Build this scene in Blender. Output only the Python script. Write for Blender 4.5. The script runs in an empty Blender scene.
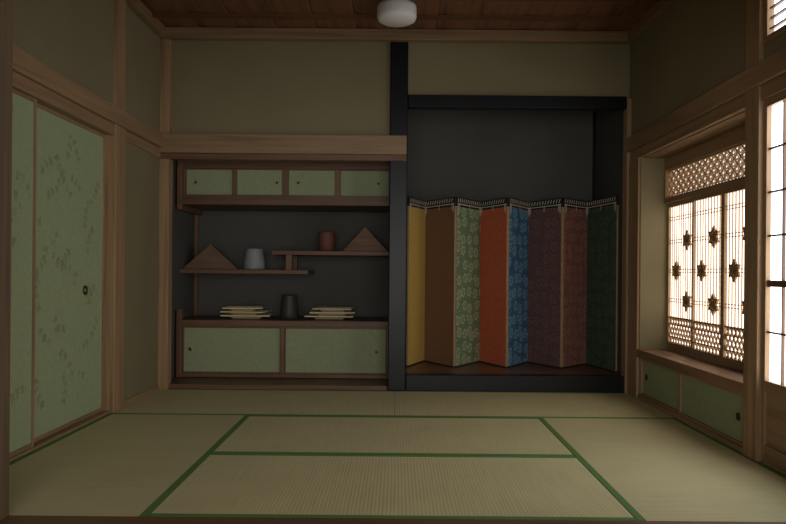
import bpy, math, random
from mathutils import Vector, Matrix
random.seed(4)
scene = bpy.context.scene
try:
    scene.view_settings.view_transform = 'Standard'
    scene.view_settings.look = 'None'
except Exception: pass

# ------------------------------------------------------------ materials
def newmat(name):
    m = bpy.data.materials.new(name); m.use_nodes = True
    nt = m.node_tree
    return m, nt, nt.nodes['Principled BSDF']
def N(nt, t, **kw):
    n = nt.nodes.new(t)
    for k, v in kw.items(): setattr(n, k, v)
    return n
def ramp(nt, fac, stops):
    r = N(nt, 'ShaderNodeValToRGB')
    e = r.color_ramp.elements
    while len(e) < len(stops): e.new(0.5)
    for el, (p, c) in zip(e, stops):
        el.position = p; el.color = (*c, 1)
    nt.links.new(fac, r.inputs[0]); return r.outputs[0]
def mul(c, k): return tuple(min(1, x*k) for x in c)
def texco(nt, scale, out='Object'):
    tc = N(nt, 'ShaderNodeTexCoord'); mp = N(nt, 'ShaderNodeMapping')
    mp.inputs['Scale'].default_value = scale
    nt.links.new(tc.outputs[out], mp.inputs[0]); return mp.outputs[0]
def bump(nt, bs, h, strength, dist=0.002):
    b = N(nt, 'ShaderNodeBump'); b.inputs['Strength'].default_value = strength
    b.inputs['Distance'].default_value = dist
    nt.links.new(h, b.inputs['Height']); nt.links.new(b.outputs[0], bs.inputs['Normal'])

def wood(name, col, axis='z', rough=0.45, var=0.3, sc=1.0, spec=0.3):
    m, nt, bs = newmat(name)
    s = {'x': (1.2, 26, 26), 'y': (26, 1.2, 26), 'z': (26, 26, 1.2)}[axis]
    v = texco(nt, tuple(a*sc for a in s))
    n = N(nt, 'ShaderNodeTexNoise'); n.inputs['Scale'].default_value = 1.0
    n.inputs['Detail'].default_value = 5; n.inputs['Distortion'].default_value = 0.6
    nt.links.new(v, n.inputs['Vector'])
    c = ramp(nt, n.outputs['Fac'], [(0.3, mul(col, 1-var)), (0.5, col), (0.72, mul(col, 1+var*0.7))])
    nt.links.new(c, bs.inputs['Base Color'])
    bs.inputs['Roughness'].default_value = rough
    bs.inputs['Specular IOR Level'].default_value = spec
    bump(nt, bs, n.outputs['Fac'], 0.15)
    return m
def plaster(name, col, rough=0.95, grain=0.12):
    m, nt, bs = newmat(name)
    v = texco(nt, (1, 1, 1))
    n = N(nt, 'ShaderNodeTexNoise'); n.inputs['Scale'].default_value = 260; n.inputs['Detail'].default_value = 3
    n2 = N(nt, 'ShaderNodeTexNoise'); n2.inputs['Scale'].default_value = 1.7
    nt.links.new(v, n.inputs['Vector']); nt.links.new(v, n2.inputs['Vector'])
    a = N(nt, 'ShaderNodeMath', operation='ADD'); nt.links.new(n.outputs[0], a.inputs[0]); nt.links.new(n2.outputs[0], a.inputs[1])
    a2 = N(nt, 'ShaderNodeMath', operation='MULTIPLY'); a2.inputs[1].default_value = 0.5; nt.links.new(a.outputs[0], a2.inputs[0])
    c = ramp(nt, a2.outputs[0], [(0.3, mul(col, 1-grain)), (0.7, mul(col, 1+grain))])
    nt.links.new(c, bs.inputs['Base Color']); bs.inputs['Roughness'].default_value = rough
    bs.inputs['Specular IOR Level'].default_value = 0.1
    bump(nt, bs, n.outputs[0], 0.25, 0.001)
    return m
def plain(name, col, rough=0.6, spec=0.4, metal=0, var=0.06, sc=40):
    m, nt, bs = newmat(name)
    n = N(nt, 'ShaderNodeTexNoise'); n.inputs['Scale'].default_value = sc; n.inputs['Detail'].default_value = 4
    nt.links.new(texco(nt, (1, 1, 1)), n.inputs['Vector'])
    nt.links.new(ramp(nt, n.outputs[0], [(0.3, mul(col, 1-var)), (0.7, mul(col, 1+var))]), bs.inputs['Base Color'])
    bs.inputs['Roughness'].default_value = rough; bs.inputs['Specular IOR Level'].default_value = spec
    bs.inputs['Metallic'].default_value = metal
    return m
def tatami_mat_material(name, axis, col):
    m, nt, bs = newmat(name)
    v = texco(nt, (1, 1, 1))
    w = N(nt, 'ShaderNodeTexWave', wave_type='BANDS', bands_direction='X' if axis == 'x' else 'Y')
    w.inputs['Scale'].default_value = 21; w.inputs['Distortion'].default_value = 0.6; w.inputs['Detail'].default_value = 1
    nt.links.new(v, w.inputs[0])
    w2 = N(nt, 'ShaderNodeTexWave', wave_type='BANDS', bands_direction='Y' if axis == 'x' else 'X')
    w2.inputs['Scale'].default_value = 32; nt.links.new(v, w2.inputs[0])
    s = (3, 60, 1) if axis == 'y' else (60, 3, 1)
    n = N(nt, 'ShaderNodeTexNoise'); n.inputs['Scale'].default_value = 1; n.inputs['Detail'].default_value = 5
    nt.links.new(texco(nt, s), n.inputs['Vector'])
    n3 = N(nt, 'ShaderNodeTexNoise'); n3.inputs['Scale'].default_value = 3; nt.links.new(v, n3.inputs['Vector'])
    def M(op, a, b):
        x = N(nt, 'ShaderNodeMath', operation=op)
        for i, q in enumerate((a, b)):
            if isinstance(q, (int, float)): x.inputs[i].default_value = q
            else: nt.links.new(q, x.inputs[i])
        return x.outputs[0]
    f = M('ADD', M('ADD', M('MULTIPLY', w.outputs['Fac'], 0.20), M('MULTIPLY', w2.outputs['Fac'], 0.22)),
          M('ADD', M('MULTIPLY', n.outputs[0], 0.34), M('MULTIPLY', n3.outputs[0], 0.26)))
    c = ramp(nt, f, [(0.25, mul(col, 0.76)), (0.5, col), (0.8, mul(col, 1.18))])
    nt.links.new(c, bs.inputs['Base Color']); bs.inputs['Roughness'].default_value = 0.55
    bs.inputs['Specular IOR Level'].default_value = 0.35
    bump(nt, bs, M('ADD', w.outputs['Fac'], w2.outputs['Fac']), 0.3, 0.0015)
    return m
def floral(name, base, pat, scale=9, petals=6, amt=1.0):
    m, nt, bs = newmat(name)
    v = texco(nt, (scale, 0.0, scale))
    vo = N(nt, 'ShaderNodeTexVoronoi'); vo.inputs['Scale'].default_value = 1; vo.inputs['Randomness'].default_value = 0.55
    nt.links.new(v, vo.inputs['Vector'])
    sub = N(nt, 'ShaderNodeVectorMath', operation='SUBTRACT')
    nt.links.new(v, sub.inputs[0]); nt.links.new(vo.outputs['Position'], sub.inputs[1])
    sp = N(nt, 'ShaderNodeSeparateXYZ'); nt.links.new(sub.outputs[0], sp.inputs[0])
    def M(op, a, b=None):
        x = N(nt, 'ShaderNodeMath', operation=op)
        for i, q in enumerate((a, b)):
            if q is None: continue
            if isinstance(q, (int, float)): x.inputs[i].default_value = q
            else: nt.links.new(q, x.inputs[i])
        return x.outputs[0]
    th = M('ARCTAN2', sp.outputs['Z'], sp.outputs['X'])
    pet = M('MULTIPLY', M('SINE', M('MULTIPLY', th, petals)), 0.06)
    r = M('SQRT', M('ADD', M('MULTIPLY', sp.outputs['X'], sp.outputs['X']), M('MULTIPLY', sp.outputs['Z'], sp.outputs['Z'])))
    f = M('ADD', r, pet)
    mid = tuple(a*(1-amt)+b*amt for a, b in zip(base, pat))
    half = tuple(a*0.6+b*0.4 for a, b in zip(base, mid))
    c = ramp(nt, f, [(0.05, mid), (0.10, base), (0.16, mul(base, 0.7)), (0.22, mid), (0.34, mid), (0.38, base), (0.46, mul(base, 0.7)), (0.52, half), (0.60, base)])
    nt.links.new(c, bs.inputs['Base Color']); bs.inputs['Roughness'].default_value = 0.5
    bs.inputs['Specular IOR Level'].default_value = 0.35
    return m
def glowing_paper(name, col, strength):
    m, nt, bs = newmat(name)
    n = N(nt, 'ShaderNodeTexNoise'); n.inputs['Scale'].default_value = 2.2; n.inputs['Detail'].default_value = 3
    nt.links.new(texco(nt, (1, 1, 1)), n.inputs['Vector'])
    c = ramp(nt, n.outputs[0], [(0.3, mul(col, 0.9)), (0.7, col)])
    nt.links.new(c, bs.inputs['Emission Color']); bs.inputs['Emission Strength'].default_value = strength  # self-emission stands in for daylight through the sheet
    bs.inputs['Base Color'].default_value = (*mul(col, 0.8), 1); bs.inputs['Roughness'].default_value = 0.9
    return m

HIN = (0.35, 0.222, 0.12)
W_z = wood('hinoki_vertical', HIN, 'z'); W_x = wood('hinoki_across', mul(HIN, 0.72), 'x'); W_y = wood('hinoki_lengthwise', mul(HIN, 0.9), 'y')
D_x = wood('shelf_wood', (0.15, 0.078, 0.044), 'x', rough=0.45)
D_z = wood('shelf_wood_vertical', (0.17, 0.09, 0.05), 'z', rough=0.45)
D_f = wood('front_post_wood', (0.15, 0.10, 0.06), 'z', rough=0.5)
KUM = wood('kumiko_wood_backlit', (0.56, 0.37, 0.20), 'z', rough=0.6, var=0.15)  # base colour lightened to mimic golden bloom of backlit bars
KUMD = wood('kumiko_medallion_wood', (0.36, 0.22, 0.11), 'z', rough=0.6, var=0.15)
TOKO = wood('toko_board_wood', (0.18, 0.10, 0.062), 'x', rough=0.35, var=0.35)
CEIL = wood('ceiling_cedar', (0.20, 0.09, 0.045), 'y', var=0.4)
CEILB = wood('ceiling_batten_cedar', (0.14, 0.065, 0.034), 'x', var=0.3)
LACQ = plain('black_lacquer', (0.008, 0.008, 0.010), rough=0.36, spec=0.25)
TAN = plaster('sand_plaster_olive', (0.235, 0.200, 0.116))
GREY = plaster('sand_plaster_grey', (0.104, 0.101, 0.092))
GREEN = plain('fusuma_paper_green', (0.365, 0.425, 0.245), rough=0.85, spec=0.1)
GREEN2 = plain('cabinet_paper_green', (0.305, 0.345, 0.205), rough=0.85, spec=0.1)
LEAF = plain('printed_bamboo_leaf', (0.290, 0.33, 0.18), rough=0.85, spec=0.1, sc=15, var=0.15)
HERI = plain('tatami_heri_green', (0.095, 0.205, 0.055), rough=0.7, sc=300, var=0.2)
TCOL = (0.58, 0.525, 0.29)
T_x = tatami_mat_material('tatami_rush_x', 'x', TCOL)
T_y = tatami_mat_material('tatami_rush_y', 'y', mul(TCOL, 0.95))
BRASS = plain('aged_brass', (0.45, 0.34, 0.16), rough=0.45, metal=0.6)
DARK = plain('dark_metal', (0.02, 0.018, 0.015), rough=0.4)
PAP_BAY = glowing_paper('bay_shoji_paper', (1.0, 0.95, 0.88), 2.4)
PAP_RAN = glowing_paper('bay_transom_paper', (1.0, 0.94, 0.85), 1.2)
PAP_DOOR = glowing_paper('door_shoji_paper', (0.93, 0.96, 1.0), 4.2)
UNDER = wood('subfloor_wood', (0.2, 0.12, 0.07), 'x')

# ------------------------------------------------------------ mesh builder
class MB:
    def __init__(s): s.v = []; s.f = []; s.mi = []; s.mats = []; s.sm = []
    def m(s, mat):
        if mat not in s.mats: s.mats.append(mat)
        return s.mats.index(mat)
    def add(s, vs, fs, mat, smooth=False):
        o = len(s.v); s.v += [tuple(p) for p in vs]; k = s.m(mat)
        for f in fs: s.f.append([o+i for i in f]); s.mi.append(k); s.sm.append(smooth)
    def box(s, x0, x1, y0, y1, z0, z1, mat):
        vs = [(x, y, z) for z in (z0, z1) for y in (y0, y1) for x in (x0, x1)]
        s.add(vs, [(0, 2, 3, 1), (4, 5, 7, 6), (0, 1, 5, 4), (2, 6, 7, 3), (0, 4, 6, 2), (1, 3, 7, 5)], mat)
        return s
    def extr(s, pts, vec, mat):
        n = len(pts); a = [Vector(p) for p in pts]; b = [p+Vector(vec) for p in a]
        fs = [list(range(n))[::-1], list(range(n, 2*n))] + [[i, (i+1) % n, n+(i+1) % n, n+i] for i in range(n)]
        s.add(a+b, fs, mat); return s
    def lathe(s, prof, c, mat, seg=40, axis='z'):
        vs = []; fs = []
        for r, h in prof:
            for i in range(seg):
                t = 2*math.pi*i/seg; u, w = r*math.cos(t), r*math.sin(t)
                if axis == 'z': p = (c[0]+u, c[1]+w, c[2]+h)
                elif axis == 'y': p = (c[0]+u, c[1]-h, c[2]+w)
                else: p = (c[0]+h, c[1]+u, c[2]+w)
                vs.append(p)
        n = len(prof)
        for j in range(n-1):
            for i in range(seg):
                k = (i+1) % seg
                fs.append((j*seg+i, j*seg+k, (j+1)*seg+k, (j+1)*seg+i))
        s.add(vs, fs, mat, True)
        o = [tuple(range(seg))[::-1]] if prof[0][0] > 1e-4 else []
        if prof[-1][0] > 1e-4: o.append(tuple(range((n-1)*seg, n*seg)))
        if o: s.add(vs, o, mat)
        return s
    def barYZ(s, x0, x1, p, q, w, mat):
        d = Vector((q[0]-p[0], q[1]-p[1])); L = d.length
        if L < 1e-5: return s
        d /= L; n = Vector((-d.y, d.x))*w/2
        P = Vector(p); Q = Vector(q)
        pts = [P+n, P-n, Q-n, Q+n]
        return s.extr([(x0, a.x, a.y) for a in pts], (x1-x0, 0, 0), mat)
    def obj(s, name, loc=(0, 0, 0), rz=0, bev=0, parent=None):
        me = bpy.data.meshes.new(name); me.from_pydata(s.v, [], s.f)
        for mt in s.mats: me.materials.append(mt)
        me.polygons.foreach_set('material_index', s.mi)
        me.polygons.foreach_set('use_smooth', s.sm)
        import bmesh
        bm = bmesh.new(); bm.from_mesh(me); bmesh.ops.recalc_face_normals(bm, faces=bm.faces); bm.to_mesh(me); bm.free()
        me.update()
        o = bpy.data.objects.new(name, me); scene.collection.objects.link(o)
        o.location = loc; o.rotation_euler = (0, 0, rz)
        if bev:
            b = o.modifiers.new('bevel', 'BEVEL'); b.width = bev; b.segments = 2; b.limit_method = 'ANGLE'
        if parent: o.parent = parent
        return o
def empty(name, loc=(0, 0, 0)):
    e = bpy.data.objects.new(name, None); e.empty_display_size = 0.1
    scene.collection.objects.link(e); e.location = loc; return e
def box(name, *a, mat, bev=0.004): return MB().box(*a, mat).obj(name, bev=bev)
def clip(p, d, y0, y1, z0, z1):
    t0, t1 = -9, 9
    for a, da, lo, hi in ((p[0], d[0], y0, y1), (p[1], d[1], z0, z1)):
        if abs(da) < 1e-9:
            if a < lo or a > hi: return None
            continue
        u, v = (lo-a)/da, (hi-a)/da
        if u > v: u, v = v, u
        t0 = max(t0, u); t1 = min(t1, v)
    if t1-t0 < 1e-3: return None
    return (p[0]+d[0]*t0, p[1]+d[1]*t0), (p[0]+d[0]*t1, p[1]+d[1]*t1)

XL, XR, YB, YF, YN, ZC = -1.81, 1.785, 5.38, 2.59, 6.33, 2.75
# ------------------------------------------------------------ floor, ceiling
box('floor', -2.7, 2.7, -1.7, 6.45, -0.16, -0.056, mat=UNDER, bev=0)
def mat_obj(x0, x1, y0, y1, long, T):
    g = 0.0018; h = 0.031
    b = MB()
    x0 += g; x1 -= g; y0 += g; y1 -= g
    if long == 'x':
        b.box(x0, x1, y0+h, y1-h, -0.055, 0, T)
        b.box(x0, x1, y0, y0+h, -0.055, 0.001, HERI); b.box(x0, x1, y1-h, y1, -0.055, 0.001, HERI)
    else:
        b.box(x0+h, x1-h, y0, y1, -0.055, 0, T)
        b.box(x0, x0+h, y0, y1, -0.055, 0.001, HERI); b.box(x1-h, x1, y0, y1, -0.055, 0.001, HERI)
    return b.obj('tatami_mat', bev=0.0012)
XM = 0.0
mat_obj(XL, XM, 4.42, YB, 'x', T_x); mat_obj(XM, XR, 4.42, YB, 'x', T_x)
mat_obj(-0.91, 0.90, 3.495, 4.42, 'x', T_x); mat_obj(-0.91, 0.90, YF, 3.495, 'x', T_x)
mat_obj(XL, -0.91, YF, 4.42, 'y', T_y); mat_obj(0.90, XR, YF, 4.42, 'y', T_y)
box('floor_unseen_enclosure', -2.6, 2.6, -1.6, 2.44, -0.055, -0.004, mat=wood('enclosure_floorboards', (0.22, 0.15, 0.09), 'x'), bev=0)  # unseen floor of the shell added to keep world light out
box('trim_sill_front', XL, XR, 2.442, 2.588, -0.055, 0.002, mat=D_x)

c = MB()
c.box(XL-0.1, XR+0.1, 2.4, 5.48, ZC+0.020, ZC+0.06, D_x)
x = XL
while x < XR:                       # overlapping cedar boards
    x2 = min(x+0.30, XR)
    c.extr([(x, 2.58, ZC+0.018), (x2-0.006, 2.58, ZC+0.018), (x2-0.006, 2.58, ZC+0.000), (x, 2.58, ZC+0.010)], (0, 2.8, 0), CEIL)
    x = x2
yy = 2.85
while yy < 5.3:
    c.box(XL, XR, yy-0.014, yy+0.014, ZC-0.028, ZC+0.004, CEILB); yy += 0.365
c.obj('ceiling')
t = MB()
t.box(XL, XR, 5.31, 5.379, 2.670, 2.75, W_x); t.box(XL, XL+0.05, 2.59, 5.31, 2.670, 2.75, W_x); t.box(XR-0.05, XR, 2.59, 5.31, 2.670, 2.75, W_x)
t.obj('trim_ceiling_edge', bev=0.004)

# ------------------------------------------------------------ back wall & niches
b = MB()
b.box(XL, -0.055, 5.40, 5.48, 1.90, ZC+0.02, TAN); b.box(0.08, XR, 5.40, 5.48, 2.25, ZC+0.02, TAN)
b.obj('wall_back_upper')
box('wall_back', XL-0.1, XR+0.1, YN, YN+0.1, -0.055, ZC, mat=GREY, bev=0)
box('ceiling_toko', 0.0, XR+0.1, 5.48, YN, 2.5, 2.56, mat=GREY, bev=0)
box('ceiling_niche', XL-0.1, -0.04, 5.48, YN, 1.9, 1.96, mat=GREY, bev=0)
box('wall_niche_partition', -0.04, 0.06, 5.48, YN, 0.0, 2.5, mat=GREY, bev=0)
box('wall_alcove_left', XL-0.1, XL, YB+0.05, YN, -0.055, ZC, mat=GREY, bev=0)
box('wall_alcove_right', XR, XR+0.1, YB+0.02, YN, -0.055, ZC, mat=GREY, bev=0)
t = MB()
t.box(XL, XL+0.03, YN-0.03, YN, 0.5, 1.45, D_z)
t.box(XR-0.022, XR, YN-0.022, YN, 0.12, 2.5, LACQ)
t.obj('trim_niche_corner')
box('toko_pillar', -0.057, 0.080, 5.36, 5.48, 0.0, 2.67, mat=LACQ, bev=0.008)
box('trim_toko_lintel', 0.082, 1.752, 5.36, 5.45, 2.172, 2.267, mat=LACQ, bev=0.006)
box('trim_corner_post_right', 1.753, XR, 5.35, 5.45, 0.0, 2.25, mat=W_z, bev=0.003)
box('trim_toko_sill', 0.082, 1.752, 5.37, 5.47, 0.0, 0.125, mat=LACQ, bev=0.006)
box('floor_toko', 0.062, XR, 5.471, YN, 0.0, 0.119, mat=TOKO, bev=0)
t = MB(); t.box(XL, 0.072, 5.315, 5.40, 1.80, 1.945, W_x); t.box(XL, 0.072, 5.335, 5.42, 1.755, 1.80, D_x)
t.obj('trim_nageshi_back', bev=0.004)
box('trim_corner_post_left', XL, -1.735, 5.345, 5.44, 0.0, 2.67, mat=W_z)
t = MB(); t.box(XL, -0.06, 5.382, 5.47, 0.0, 0.036, D_x); t.box(XL, -0.042, 5.47, YN, 0.0, 0.033, D_x)
t.obj('niche_floor_board', bev=0.003)

# ------------------------------------------------------------ cabinets
def hikite(b, x, y, z, r=0.022):
    b.lathe([(r, 0), (r, 0.004), (r*0.8, 0.005), (r*0.6, 0.001), (0.0005, 0.001)], (x, y, z), BRASS, 24, 'y')
    b.lathe([(r*0.55, 0.0), (r*0.55, 0.0018), (0.0005, 0.0018)], (x, y, z), DARK, 20, 'y')
box('cabinet_end_post', -1.79, -1.7485, 5.73, 5.80, 0.037, 0.59, mat=D_z, bev=0.002)
b = MB()
b.box(-1.748, -0.045, 5.72, 6.325, 0.462, 0.505, D_x)
b.box(-1.79, -1.748, 5.801, 6.325, 0.037, 0.505, D_x)
b.box(-1.748, -0.045, 5.74, 6.32, 0.037, 0.068, D_x)
b.box(-1.748, -0.045, 5.745, 5.78, 0.447, 0.462, D_x)
b.box(-0.94, -0.91, 5.748, 5.80, 0.068, 0.447, D_z)
b.box(-0.070, -0.045, 5.748, 5.80, 0.068, 0.447, D_z)
for (x0, x1, yy) in ((-1.748, -0.941, 5.775), (-0.909, -0.071, 5.765)):
    b.box(x0+0.010, x1-0.010, yy, yy+0.012, 0.078, 0.437, GREEN2)
    for q in ((x0, x0+0.010, 0.068, 0.447), (x1-0.010, x1, 0.068, 0.447), (x0+0.01, x1-0.01, 0.068, 0.078), (x0+0.01, x1-0.01, 0.437, 0.447)):
        b.box(q[0], q[1], yy-0.006, yy+0.012, q[2], q[3], D_z)
hikite(b, -1.69, 5.775, 0.26); hikite(b, -0.155, 5.765, 0.25)
b.obj('low_niche_cabinet', bev=0.0012)
b = MB()
b.box(-1.79, -1.748, 5.72, 6.325, 1.405, 1.83, D_z)
b.box(-1.748, -0.045, 5.69, 6.325, 1.445, 1.49, D_x)
b.box(-1.748, -0.045, 5.73, 5.80, 1.49, 1.525, D_x)
b.box(-1.748, -0.045, 5.73, 5.80, 1.745, 1.83, D_x)
xs = [(-1.735, -1.345), (-1.318, -0.934), (-0.893, -0.50), (-0.467, -0.06)]
for i, (x0, x1) in enumerate(xs):
    yy = 5.765 if i in (1, 2) else 5.775
    b.box(x0+0.008, x1-0.008, yy, yy+0.012, 1.533, 1.737, GREEN2)
    for q in ((x0, x0+0.008, 1.525, 1.745), (x1-0.008, x1, 1.525, 1.745), (x0+0.008, x1-0.008, 1.525, 1.533), (x0+0.008, x1-0.008, 1.737, 1.745)):
        b.box(q[0], q[1], yy-0.006, yy+0.012, q[2], q[3], D_z)
for x0, x1 in ((-1.345, -1.318), (-0.934, -0.893), (-0.50, -0.467), (-1.748, -1.735), (-0.06, -0.045)):
    b.box(x0, x1, 5.755, 5.80, 1.525, 1.745, D_z)
for x0, yy in ((-1.655, 5.775), (-0.985, 5.765), (-0.81, 5.765), (-0.15, 5.775)): hikite(b, x0, yy, 1.635, 0.019)
b.box(-1.748, -0.045, 6.30, 6.325, 1.49, 1.83, D_x)
b.obj('upper_niche_cabinet', bev=0.0012)
MB().box(-1.808, -0.735, 5.86, 6.325, 0.885, 0.920, D_x).obj('staggered_shelf', bev=0.003)
b = MB()
b.box(-1.04, -0.042, 5.86, 6.325, 1.045, 1.080, D_x)
b.box(-0.925, -0.875, 5.88, 5.93, 0.920, 1.045, D_z)
b.box(-0.925, -0.875, 6.22, 6.27, 0.920, 1.045, D_z)
b.obj('staggered_shelf', bev=0.003)

# ------------------------------------------------------------ objects on shelves
def pot(name, loc, prof, mat):
    h = prof[-1][1]; w = 0.006
    full = [(0.0005, 0)] + prof + [(prof[-1][0]-w, h)] + [(r-w, z) for r, z in reversed(prof[1:-1])] + [(prof[0][0]-w, 0.012), (0.0005, 0.012)]
    MB().lathe(full, (0, 0, 0), mat, 48).obj(name, loc=loc)
pot('ceramic_vase', (-1.215, 6.02, 0.9205), [(0.078, 0), (0.089, 0.006), (0.090, 0.03), (0.083, 0.10), (0.073, 0.165), (0.071, 0.178)], plain('glaze_pale_blue_grey', (0.28, 0.295, 0.32), rough=0.5))
pot('ceramic_cup', (-0.595, 6.02, 1.0805), [(0.056, 0), (0.066, 0.006), (0.073, 0.06), (0.073, 0.12), (0.069, 0.155), (0.071, 0.165)], plain('clay_red_brown', (0.17, 0.06, 0.045), rough=0.6))
pot('ceramic_jar', (-0.90, 5.93, 0.5055), [(0.070, 0), (0.078, 0.006), (0.079, 0.05), (0.070, 0.13), (0.062, 0.185), (0.066, 0.205)], plain('glaze_charcoal', (0.04, 0.038, 0.033), rough=0.5))
def mountain(loc, hw, h, t, rz, mat):
    b = MB(); b.extr([(-hw, -t/2, 0), (hw, -t/2, 0), (0.0, -t/2, h)], (0, t, 0), mat)
    b.obj('triangular_wooden_ornament', loc=loc, rz=rz, bev=0.002)
mountain((-1.60, 6.08, 0.9205), 0.235, 0.215, 0.14, math.radians(8), wood('ornament_wood_dark', (0.15, 0.085, 0.046), 'x', sc=1.6, rough=0.6))
mountain((-0.262, 6.08, 1.0805), 0.20, 0.215, 0.14, math.radians(-4), wood('ornament_wood_red', (0.23, 0.13, 0.075), 'x', sc=1.6, rough=0.6))
CREAM = wood('pale_tray_wood', (0.68, 0.56, 0.34), 'x', rough=0.5, var=0.1)
def trays(loc, offs):
    b = MB()
    for k, (dx, rot, s) in enumerate(offs):
        z = k*0.032
        def ring(a, bb, zz):
            pts = []
            for u, v in ((-a, -bb), (a, -bb), (a, bb), (-a, bb)):
                pts.append((dx+u*math.cos(rot)-v*math.sin(rot), u*math.sin(rot)+v*math.cos(rot), zz))
            return pts
        r = [ring(s*0.55, 0.075, z), ring(s*0.62, 0.09, z+0.013), ring(s, 0.125, z+0.020), ring(s, 0.125, z+0.031), ring(s-0.012, 0.113, z+0.031), ring(s-0.02, 0.105, z+0.024)]
        vs = sum(r, []); fs = [(3, 2, 1, 0), (20, 21, 22, 23)]
        for j in range(5):
            for i in range(4): fs.append((j*4+i, j*4+(i+1) % 4, j*4+4+(i+1) % 4, j*4+4+i))
        b.add(vs, fs, CREAM)
    b.obj('stacked_wooden_trays', loc=loc, bev=0.0015)
trays((-1.265, 6.0, 0.506), [(0, 0.04, 0.205), (-0.01, -0.12, 0.185), (-0.03, 0.1, 0.165)])
trays((-0.555, 6.0, 0.506), [(0, -0.05, 0.205), (0.01, 0.12, 0.19), (0.03, -0.08, 0.165)])

# ------------------------------------------------------------ folding screen (byobu)
root = empty('folding_screen', (0.95, 6.05, 0.12))
edgeM = plain('screen_edge_gold_brocade', (0.36, 0.25, 0.14), rough=0.5, sc=150, var=0.35)
bandM = plain('screen_band_black', (0.015, 0.014, 0.016), rough=0.5)
creamM = plain('screen_cord_cream', (0.62, 0.57, 0.46), rough=0.8)
cols = [floral('silk_yellow', (0.68, 0.45, 0.11), (0.74, 0.54, 0.17), 12, 6, 0.5),
        floral('silk_brown', (0.24, 0.125, 0.07), (0.28, 0.155, 0.09), 14, 5, 0.6),
        floral('silk_green', (0.13, 0.25, 0.14), (0.50, 0.58, 0.35), 8.5, 6, 0.85),
        floral('silk_red', (0.64, 0.125, 0.06), (0.70, 0.18, 0.09), 10, 8, 0.5),
        floral('silk_blue', (0.03, 0.12, 0.25), (0.26, 0.48, 0.60), 8.5, 6, 0.85),
        floral('silk_plum', (0.17, 0.09, 0.08), (0.25, 0.135, 0.12), 9, 5, 0.8),
        floral('silk_rose', (0.30, 0.11, 0.09), (0.46, 0.24, 0.19), 11, 6, 0.8),
        floral('silk_deep_green', (0.045, 0.09, 0.055), (0.10, 0.17, 0.11), 9, 6, 0.8)]
folds = [(0.096, 5.86), (0.256, 6.24), (0.494, 5.84), (0.745, 6.24), (0.930, 5.84), (1.173, 6.24), (1.383, 5.84), (1.668, 6.14), (1.774, 5.62)]
H = 1.415
for i in range(8):
    (ax, ay), (bx, by) = folds[i], folds[i+1]
    w = math.hypot(bx-ax, by-ay); ang = math.atan2(by-ay, bx-ax)
    b = MB()
    b.box(0.006, w-0.006, -0.007, 0.007, 0, H, edgeM)
    b.box(0.010, w-0.010, -0.009, 0.009, 0.012, H-0.075, cols[i])
    b.box(0.004, w-0.004, -0.0095, 0.0095, H-0.072, H+0.004, bandM)
    b.box(0.005, w-0.005, -0.0098, 0.0098, 0.0, 0.010, bandM)
    k = 0.014
    while k < w-0.036:      # white lashing on the band
        b.extr([(k, -0.0108, H-0.036), (k+0.010, -0.0108, H-0.036), (k+0.024, -0.0108, H-0.004), (k+0.014, -0.0108, H-0.004)], (0, 0.003, 0), creamM)
        k += 0.036
    b.box(0.012, w-0.012, -0.0105, -0.0085, H-0.056, H-0.048, creamM)
    for xx, L in ((0.016, 0.125), (0.034, 0.105), (w*0.5-0.005, 0.095), (w-0.044, 0.105), (w-0.026, 0.125)):   # hanging tabs
        b.box(xx, xx+0.010, -0.0112, -0.0106, H-L, H-0.045, creamM)
    o = b.obj('panel_%d' % (i+1), rz=ang); o.parent = root
    o.location = Vector((ax, ay, 0.12)) - root.location

# ------------------------------------------------------------ left wall
box('wall_left_upper', XL-0.1, XL, YF, 5.43, 1.93, ZC+0.02, mat=TAN, bev=0)
box('wall_left_panel', XL-0.1, XL, 4.66, 5.43, -0.05, 1.80, mat=TAN, bev=0)
box('wall_left_jamb_post', XL-0.1, XL+0.022, 4.47, 4.62, 0.0, 2.67, mat=W_z)
t = MB()
t.box(XL-0.11, XL+0.035, 2.59, 5.345, 1.835, 1.945, W_y)
t.box(XL-0.11, XL+0.012, 2.59, 5.345, 1.765, 1.835, W_y)
t.obj('trim_nageshi_left', bev=0.004)
box('trim_door_sill_left', XL-0.11, XL, 2.59, 4.47, -0.055, 0.012, mat=W_y)
box('baseboard_left', XL, XL+0.012, 4.62, 5.345, 0.0, 0.035, mat=W_y)
box('trim_panel_edge_left', XL-0.02, XL+0.006, 4.62, 4.67, 0.0, 1.765, mat=W_z)
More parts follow.
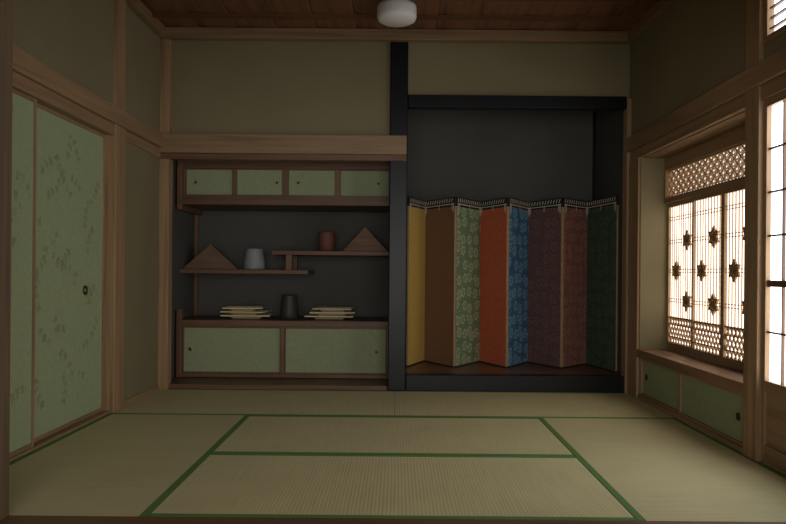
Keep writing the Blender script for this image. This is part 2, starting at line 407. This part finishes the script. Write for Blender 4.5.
def fusuma(name, y0, y1, xf, hy):
    b = MB()
    f = 0.022
    b.box(xf-0.02, xf, y0+f, y1-f, 0.036, 1.744, GREEN)
    for q in ((y0, y0+f, 0.014, 1.764), (y1-f, y1, 0.014, 1.764)):
        b.box(xf-0.025, xf+0.005, q[0], q[1], q[2], q[3], W_z)
    b.box(xf-0.025, xf+0.005, y0+f, y1-f, 0.014, 0.036, W_y); b.box(xf-0.025, xf+0.005, y0+f, y1-f, 1.744, 1.764, W_y)
    b.lathe([(0.029, 0), (0.029, 0.005), (0.021, 0.006), (0.018, 0.002), (0.0005, 0.002)], (xf, hy, 0.785), DARK, 28, 'x')
    b.lathe([(0.013, 0), (0.013, 0.0035), (0.0005, 0.0035)], (xf, hy, 0.785), BRASS, 20, 'x')
    cnt = [0]
    def flat(Q):
        if min(q[0] for q in Q) < y0+0.03 or max(q[0] for q in Q) > y1-0.03 or max(q[1] for q in Q) > 1.73 or min(q[1] for q in Q) < 0.05: return
        cnt[0] = (cnt[0]+1) % 60
        b.add([(xf+0.0003+cnt[0]*0.00002, q[0], q[1]) for q in Q], [list(range(len(Q)))], LEAF)
    def leaf(cy, cz, a, L, w):
        pts = []
        for s, ww in ((0, 0), (0.25, 0.8), (0.5, 1), (0.8, 0.55), (1, 0)):
            pts.append((s*L, ww*w))
        P = pts + [(u, -v) for u, v in pts[-2:0:-1]]
        ca, sa = math.cos(a), math.sin(a)
        flat([(cy+u*ca-v*sa, cz+u*sa+v*ca) for u, v in P])
    rr = random.Random(int(y0*100))
    def spray(cy, cz, a, n):
        for j in range(n):
            a += rr.uniform(-.5, .5)
            ny, nz = cy+0.05*math.cos(a), cz+0.05*math.sin(a)
            nx = (-math.sin(a)*0.001, math.cos(a)*0.001)
            flat([(cy+nx[0], cz+nx[1]), (cy-nx[0], cz-nx[1]), (ny-nx[0], nz-nx[1]), (ny+nx[0], nz+nx[1])])
            m = rr.choice((3, 4, 5, 5)); st = rr.uniform(0.7, 1.25)
            for q in range(m):
                leaf(ny, nz, a+(q-(m-1)/2)*st, rr.uniform(0.024, 0.038), rr.uniform(0.007, 0.011))
            cy, cz = ny, nz
    rows = 12
    for k in range(rows):
        for cx_ in (0.12, 0.40, 0.66):
            cy = y0+cx_*(y1-y0)+rr.uniform(-.08, .12)+(0.08 if k % 2 else 0); cz = 0.12+1.52*k/rows+rr.uniform(-.04, .04)
            if rr.random() < 0.82: spray(cy, cz, rr.choice((0.4, 1.2, 2.0, 2.8)), rr.randint(2, 4))
    b.obj(name)
fusuma('door_1', 3.50, 4.468, XL-0.050, 4.20)
fusuma('door_2', 2.60, 3.545, XL-0.015, 2.72)
box('wall_left_backing', XL-0.16, XL-0.115, YF, 4.7, -0.05, 2.0, mat=TAN, bev=0)

# ------------------------------------------------------------ right wall with bay (tsuke-shoin)
XW = 1.985; BY0, BY1 = 3.43, 5.13
b = MB()
b.box(XR, XR+0.1, 3.5, 5.40, 1.93, ZC+0.02, TAN)
b.box(XR, XR+0.1, 2.59, 3.5, 2.42, ZC+0.02, TAN)
b.box(XR, XR+0.1, 2.59, 3.5, 1.93, 2.03, TAN)
b.obj('wall_right_upper')
box('wall_bay_far', XR, XW+0.1, BY1, BY1+0.06, -0.05, 1.82, mat=TAN, bev=0)
box('wall_bay_near', XR+0.10, XW+0.1, BY0, BY0+0.03, -0.05, 1.82, mat=TAN, bev=0)
box('ceiling_bay', XR+0.02, XW+0.1, BY0+0.03, BY1, 1.757, 1.80, mat=W_y, bev=0)
box('wall_right', XR, XR+0.1, BY1+0.06, 5.40, -0.05, 1.93, mat=TAN, bev=0)
box('trim_bay_jamb_far', XR-0.018, XR+0.10, 5.14, 5.34, 0.0, 1.77, mat=W_z)
box('trim_bay_post', XR-0.022, XR+0.10, 3.425, 3.56, 0.0, 2.67, mat=W_z)
t = MB()
t.box(XR-0.035, XR+0.11, 2.59, 5.34, 1.835, 1.945, W_y); t.box(XR-0.012, XR+0.10, 2.59, 5.34, 1.764, 1.835, W_y)
t.obj('trim_nageshi_right', bev=0.004)
box('trim_bay_ledge', XR-0.02, XW+0.02, 3.56, 5.14, 0.305, 0.362, mat=wood('ledge_wood', (0.27, 0.155, 0.085), 'y', rough=0.4))
b = MB()
b.box(XR, XR+0.05, 3.562, 5.128, 0.0, 0.045, W_y)
b.box(XR, XR+0.05, 3.562, 5.128, 0.285, 0.304, W_y)
for y0, y1 in ((5.105, 5.128), (4.40, 4.43), (3.562, 3.585)): b.box(XR+0.002, XR+0.04, y0, y1, 0.045, 0.285, W_z)
b.box(XR+0.02, XR+0.03, 4.43, 5.105, 0.045, 0.285, GREEN2); b.box(XR+0.012, XR+0.022, 3.585, 4.40, 0.045, 0.285, GREEN2)
for yy, xx in ((5.04, XR+0.02), (3.67, XR+0.012)):
    b.lathe([(0.022, 0), (0.022, -0.004), (0.016, -0.005), (0.014, -0.001), (0.0005, -0.001)], (xx, yy, 0.17), DARK, 24, 'x')
b.box(XR+0.05, XW, 3.562, 5.128, 0.0, 0.30, UNDER)
b.obj('bay_low_cabinet', bev=0.0012)

bounds = [5.128, 4.66, 4.22, 3.79, 3.462]
Z0, Z1 = 0.365, 1.425
wb = MB()
def ringpoly(b, x0, x1, pts, w, mat):
    for k in range(len(pts)): b.barYZ(x0, x1, pts[k], pts[(k+1) % len(pts)], w, mat)
def medallion(b, xo, cy, cz, R=0.068):      # six-petal star of diamonds in a hexagon
    for k in range(6):
        t_ = k*math.pi/3+math.pi/6
        P = [(cy+r*math.cos(t_+o), cz+r*math.sin(t_+o)) for r, o in ((0.010, 0), (R*0.58, 0.5), (R, 0), (R*0.58, -0.5))]
        ringpoly(b, xo-0.007+k*0.0003, xo+0.006, P, 0.007, KUMD)
        b.barYZ(xo-0.004, xo+0.006, (cy, cz), (cy+R*math.cos(t_), cz+R*math.sin(t_)), 0.005, KUMD)
    P = [(cy+R*0.62*math.cos(k*math.pi/3), cz+R*0.62*math.sin(k*math.pi/3)) for k in range(6)]
    ringpoly(b, xo-0.009, xo+0.004, P, 0.007, KUMD)
ry0, ry1, rz0, rz1 = 3.462, BY1-0.02, 1.462, 1.665
wb.box(XW-0.03, XW+0.03, ry0, ry1, Z1, rz0, W_y); wb.box(XW-0.03, XW+0.03, ry0, ry1, rz1, 1.755, W_y)
wb.box(XW-0.03, XW+0.03, BY1-0.02, BY1, Z1, 1.755, W_z)
wb.box(XW+0.02, XW+0.024, ry0, ry1, rz0, rz1, PAP_RAN)
s = ry0-0.3; zm = (rz0+rz1)/2
while s < ry1+0.3:
    for j, d in enumerate(((1, 0.8), (1, -0.8))):
        q = clip((s, zm), d, ry0, ry1, rz0, rz1)
        if q: wb.barYZ(XW-0.004+j*0.002, XW+0.006+j*0.002, q[0], q[1], 0.007, KUMD)
    # small diamonds nested at the cell centres
    for kz in (-2, -1, 0, 1, 2):
        cy = s+0.0425+(0.0425 if kz % 2 else 0); cz = zm+kz*0.034
        if ry0+0.02 < cy < ry1-0.02 and rz0+0.015 < cz < rz1-0.015:
            ringpoly(wb, XW-0.003, XW+0.003, [(cy-0.020, cz), (cy, cz+0.016), (cy+0.020, cz), (cy, cz-0.016)], 0.004, KUM)
    s += 0.085
for zz in (rz0+0.006, rz1-0.006): wb.box(XW-0.007, XW+0.01, ry0, ry1, zz-0.004, zz+0.004, KUM)
for i in range(4):
    y1, y0 = bounds[i], bounds[i+1]
    xo = XW + (0.008 if i in (0, 3) else -0.012)
    f = 0.022
    wb.box(xo-0.012, xo+0.012, y0, y0+f, Z0, Z1, W_z); wb.box(xo-0.012, xo+0.012, y1-f, y1, Z0, Z1, W_z)
    wb.box(xo-0.012, xo+0.012, y0+f, y1-f, Z0, Z0+0.055, W_y); wb.box(xo-0.012, xo+0.012, y0+f, y1-f, Z1-0.03, Z1, W_y)
    wb.box(xo+0.008, xo+0.010, y0+f, y1-f, Z0+0.055, Z1-0.03, PAP_BAY)
    a0, a1 = y0+f, y1-f
    n = max(3, round((a1-a0)/0.040))
    for k in range(1, n):
        yy = a0+(a1-a0)*k/n
        wb.box(xo-0.003, xo+0.005, yy-0.0022, yy+0.0022, 0.607, Z1-0.03, KUM)
    wb.box(xo-0.005, xo+0.007, a0, a1, 0.595, 0.607, KUM)
    for zz in (0.725, 0.935, 1.145, 1.31):
        for e in (-0.010, 0.010): wb.box(xo-0.002, xo+0.006, a0, a1, zz+e-0.002, zz+e+0.002, KUM)
    z0, z1 = Z0+0.055, 0.595
    s = a0-0.2
    while s < a1+0.2:
        for j, d in enumerate(((1, 1.5), (1, -1.5))):
            q = clip((s, (z0+z1)/2), d, a0, a1, z0, z1)
            if q: wb.barYZ(xo-0.004+j*0.002, xo+0.005+j*0.002, q[0], q[1], 0.008, KUMD)
        s += 0.046
    for kz in (0.25, 0.75): wb.box(xo-0.006, xo+0.004, a0, a1, z0+(z1-z0)*kz-0.003, z0+(z1-z0)*kz+0.003, KUMD)
    for u, zz in ((0.30, 1.145), (0.72, 0.935), (0.30, 0.725)):
        medallion(wb, xo, a0+(a1-a0)*u, zz)
wb.obj('window_1')

# shoji door right foreground
d = MB()
y0, y1 = 2.60, 3.423; xo = XR+0.018; st = 0.028
d.box(xo-0.015, xo+0.015, y1-st, y1, 0.014, 1.762, W_z); d.box(xo-0.015, xo+0.015, y0, y0+st, 0.014, 1.762, W_z)
a0, a1 = y0+st, y1-st
d.box(xo-0.015, xo+0.015, a0, a1, 0.014, 0.09, W_y); d.box(xo-0.015, xo+0.015, a0, a1, 1.725, 1.762, W_y); d.box(xo-0.015, xo+0.015, a0, a1, 0.35, 0.40, W_y)
d.box(xo-0.006, xo+0.006, a0, a1, 0.09, 0.35, W_y)
d.box(xo+0.009, xo+0.011, a0, a1, 0.40, 1.725, PAP_DOOR)
for k in range(1, 6):
    yy = a0+(a1-a0)*k/6; d.box(xo-0.006, xo+0.008, yy-0.004, yy+0.004, 0.40, 1.725, D_z)
for zz in (0.635, 0.87, 1.10, 1.31, 1.52):
    w = 0.016 if zz == 0.87 else 0.0045
    d.box(xo-0.007, xo+0.0078, a0, a1, zz-w, zz+w, D_z)
d.obj('door_3')
w2 = MB()
w2.box(XR+0.03, XR+0.034, 2.62, 3.385, 2.065, 2.39, PAP_DOOR)
for q in ((2.62, 3.385, 2.03, 2.065), (2.62, 3.385, 2.39, 2.42)): w2.box(XR-0.005, XR+0.05, *q, W_y)
w2.box(XR-0.005, XR+0.05, 3.385, 3.423, 2.03, 2.42, W_z); w2.box(XR-0.005, XR+0.05, 2.59, 2.62, 2.03, 2.42, W_z)
zz = 2.10
while zz < 2.39: w2.box(XR+0.01, XR+0.028, 2.62, 3.385, zz-0.004, zz+0.004, D_x); zz += 0.05
w2.obj('window_2')
box('trim_door_sill_right', XR, XR+0.1, 2.59, 3.42, -0.055, 0.012, mat=W_y)
box('baseboard_right', XR-0.012, XR, 3.56, 5.14, 0.0, 0.03, mat=W_y)

# ------------------------------------------------------------ front wall & unseen room shell, added to contain the light
b = MB()
b.box(-2.7, -1.50, 2.45, 2.57, 0.002, 2.78, TAN); b.box(1.58, 2.7, 2.45, 2.57, 0.002, 2.78, TAN)
b.box(-1.50, 1.58, 2.45, 2.57, 2.06, 2.78, TAN)
b.obj('wall_front')
t = MB(); t.box(-1.50, -1.413, 2.44, 2.58, 0.002, 2.06, D_f); t.box(1.50, 1.58, 2.44, 2.58, 0.002, 2.06, D_f); t.box(-1.413, 1.5, 2.44, 2.58, 1.98, 2.06, D_x)
t.obj('trim_front_opening', bev=0.004)
b = MB()
b.box(-2.7, -2.6, -1.7, 2.45, -0.05, 2.6, TAN); b.box(2.6, 2.7, -1.7, 2.45, -0.05, 2.6, TAN)
b.box(-2.7, -1.7, -1.7, -1.6, -0.05, 2.6, TAN); b.box(1.7, 2.7, -1.7, -1.6, -0.05, 2.6, TAN)
b.box(-1.7, 1.7, -1.7, -1.6, 2.1, 2.6, TAN)  # opening below is left for the added fill lamp
b.obj('wall_unseen_enclosure')
box('ceiling_unseen_enclosure', -2.7, 2.7, -1.7, 2.45, 2.6, 2.7, mat=CEIL, bev=0)

# ------------------------------------------------------------ ceiling lamp
lm = plain('lamp_opal_glass', (0.88, 0.88, 0.86), rough=0.35, var=0.02)
LM = MB()
LM.lathe([(0.07, 0.0), (0.07, -0.02), (0.0005, -0.02)], (0, 0, 0), plain('lamp_base_white', (0.6, 0.6, 0.6)), 40)
LM.lathe([(0.10, -0.02), (0.132, -0.03), (0.135, -0.05), (0.135, -0.105), (0.128, -0.125), (0.105, -0.138), (0.0005, -0.144)], (0, 0, 0), lm, 56)
LM.obj('ceiling_lamp', loc=(-0.01, 4.78, ZC+0.001))

# ------------------------------------------------------------ lights
def area(name, loc, rot, sx, sy, e, col):
    L = bpy.data.lights.new(name, 'AREA'); L.shape = 'RECTANGLE'; L.size = sx; L.size_y = sy; L.energy = e; L.color = col
    o = bpy.data.objects.new(name, L); scene.collection.objects.link(o); o.location = loc; o.rotation_euler = rot; return o
area('rear_fill_light', (0.3, -1.55, 1.1), (math.radians(90), 0, 0), 3.2, 1.9, 84, (1.0, 0.965, 0.90))  # fill lamp added behind the camera at an invented opening
wd = bpy.data.worlds.new('sky'); scene.world = wd; wd.use_nodes = True
wd.node_tree.nodes['Background'].inputs[0].default_value = (0.6, 0.75, 1, 1)
wd.node_tree.nodes['Background'].inputs[1].default_value = 0.4

# ------------------------------------------------------------ camera
cd = bpy.data.cameras.new('camera'); cam = bpy.data.objects.new('camera', cd); scene.collection.objects.link(cam)
cd.sensor_width = 36; cd.lens = 702/786*36; cd.shift_x = -3/786; cd.shift_y = 10/786; cd.clip_start = 0.05
cam.matrix_world = Matrix.Translation((0, 0, 0.91)) @ Matrix.Rotation(math.radians(90), 4, 'X') @ Matrix.Rotation(math.radians(0.5), 4, 'Z')
scene.camera = cam
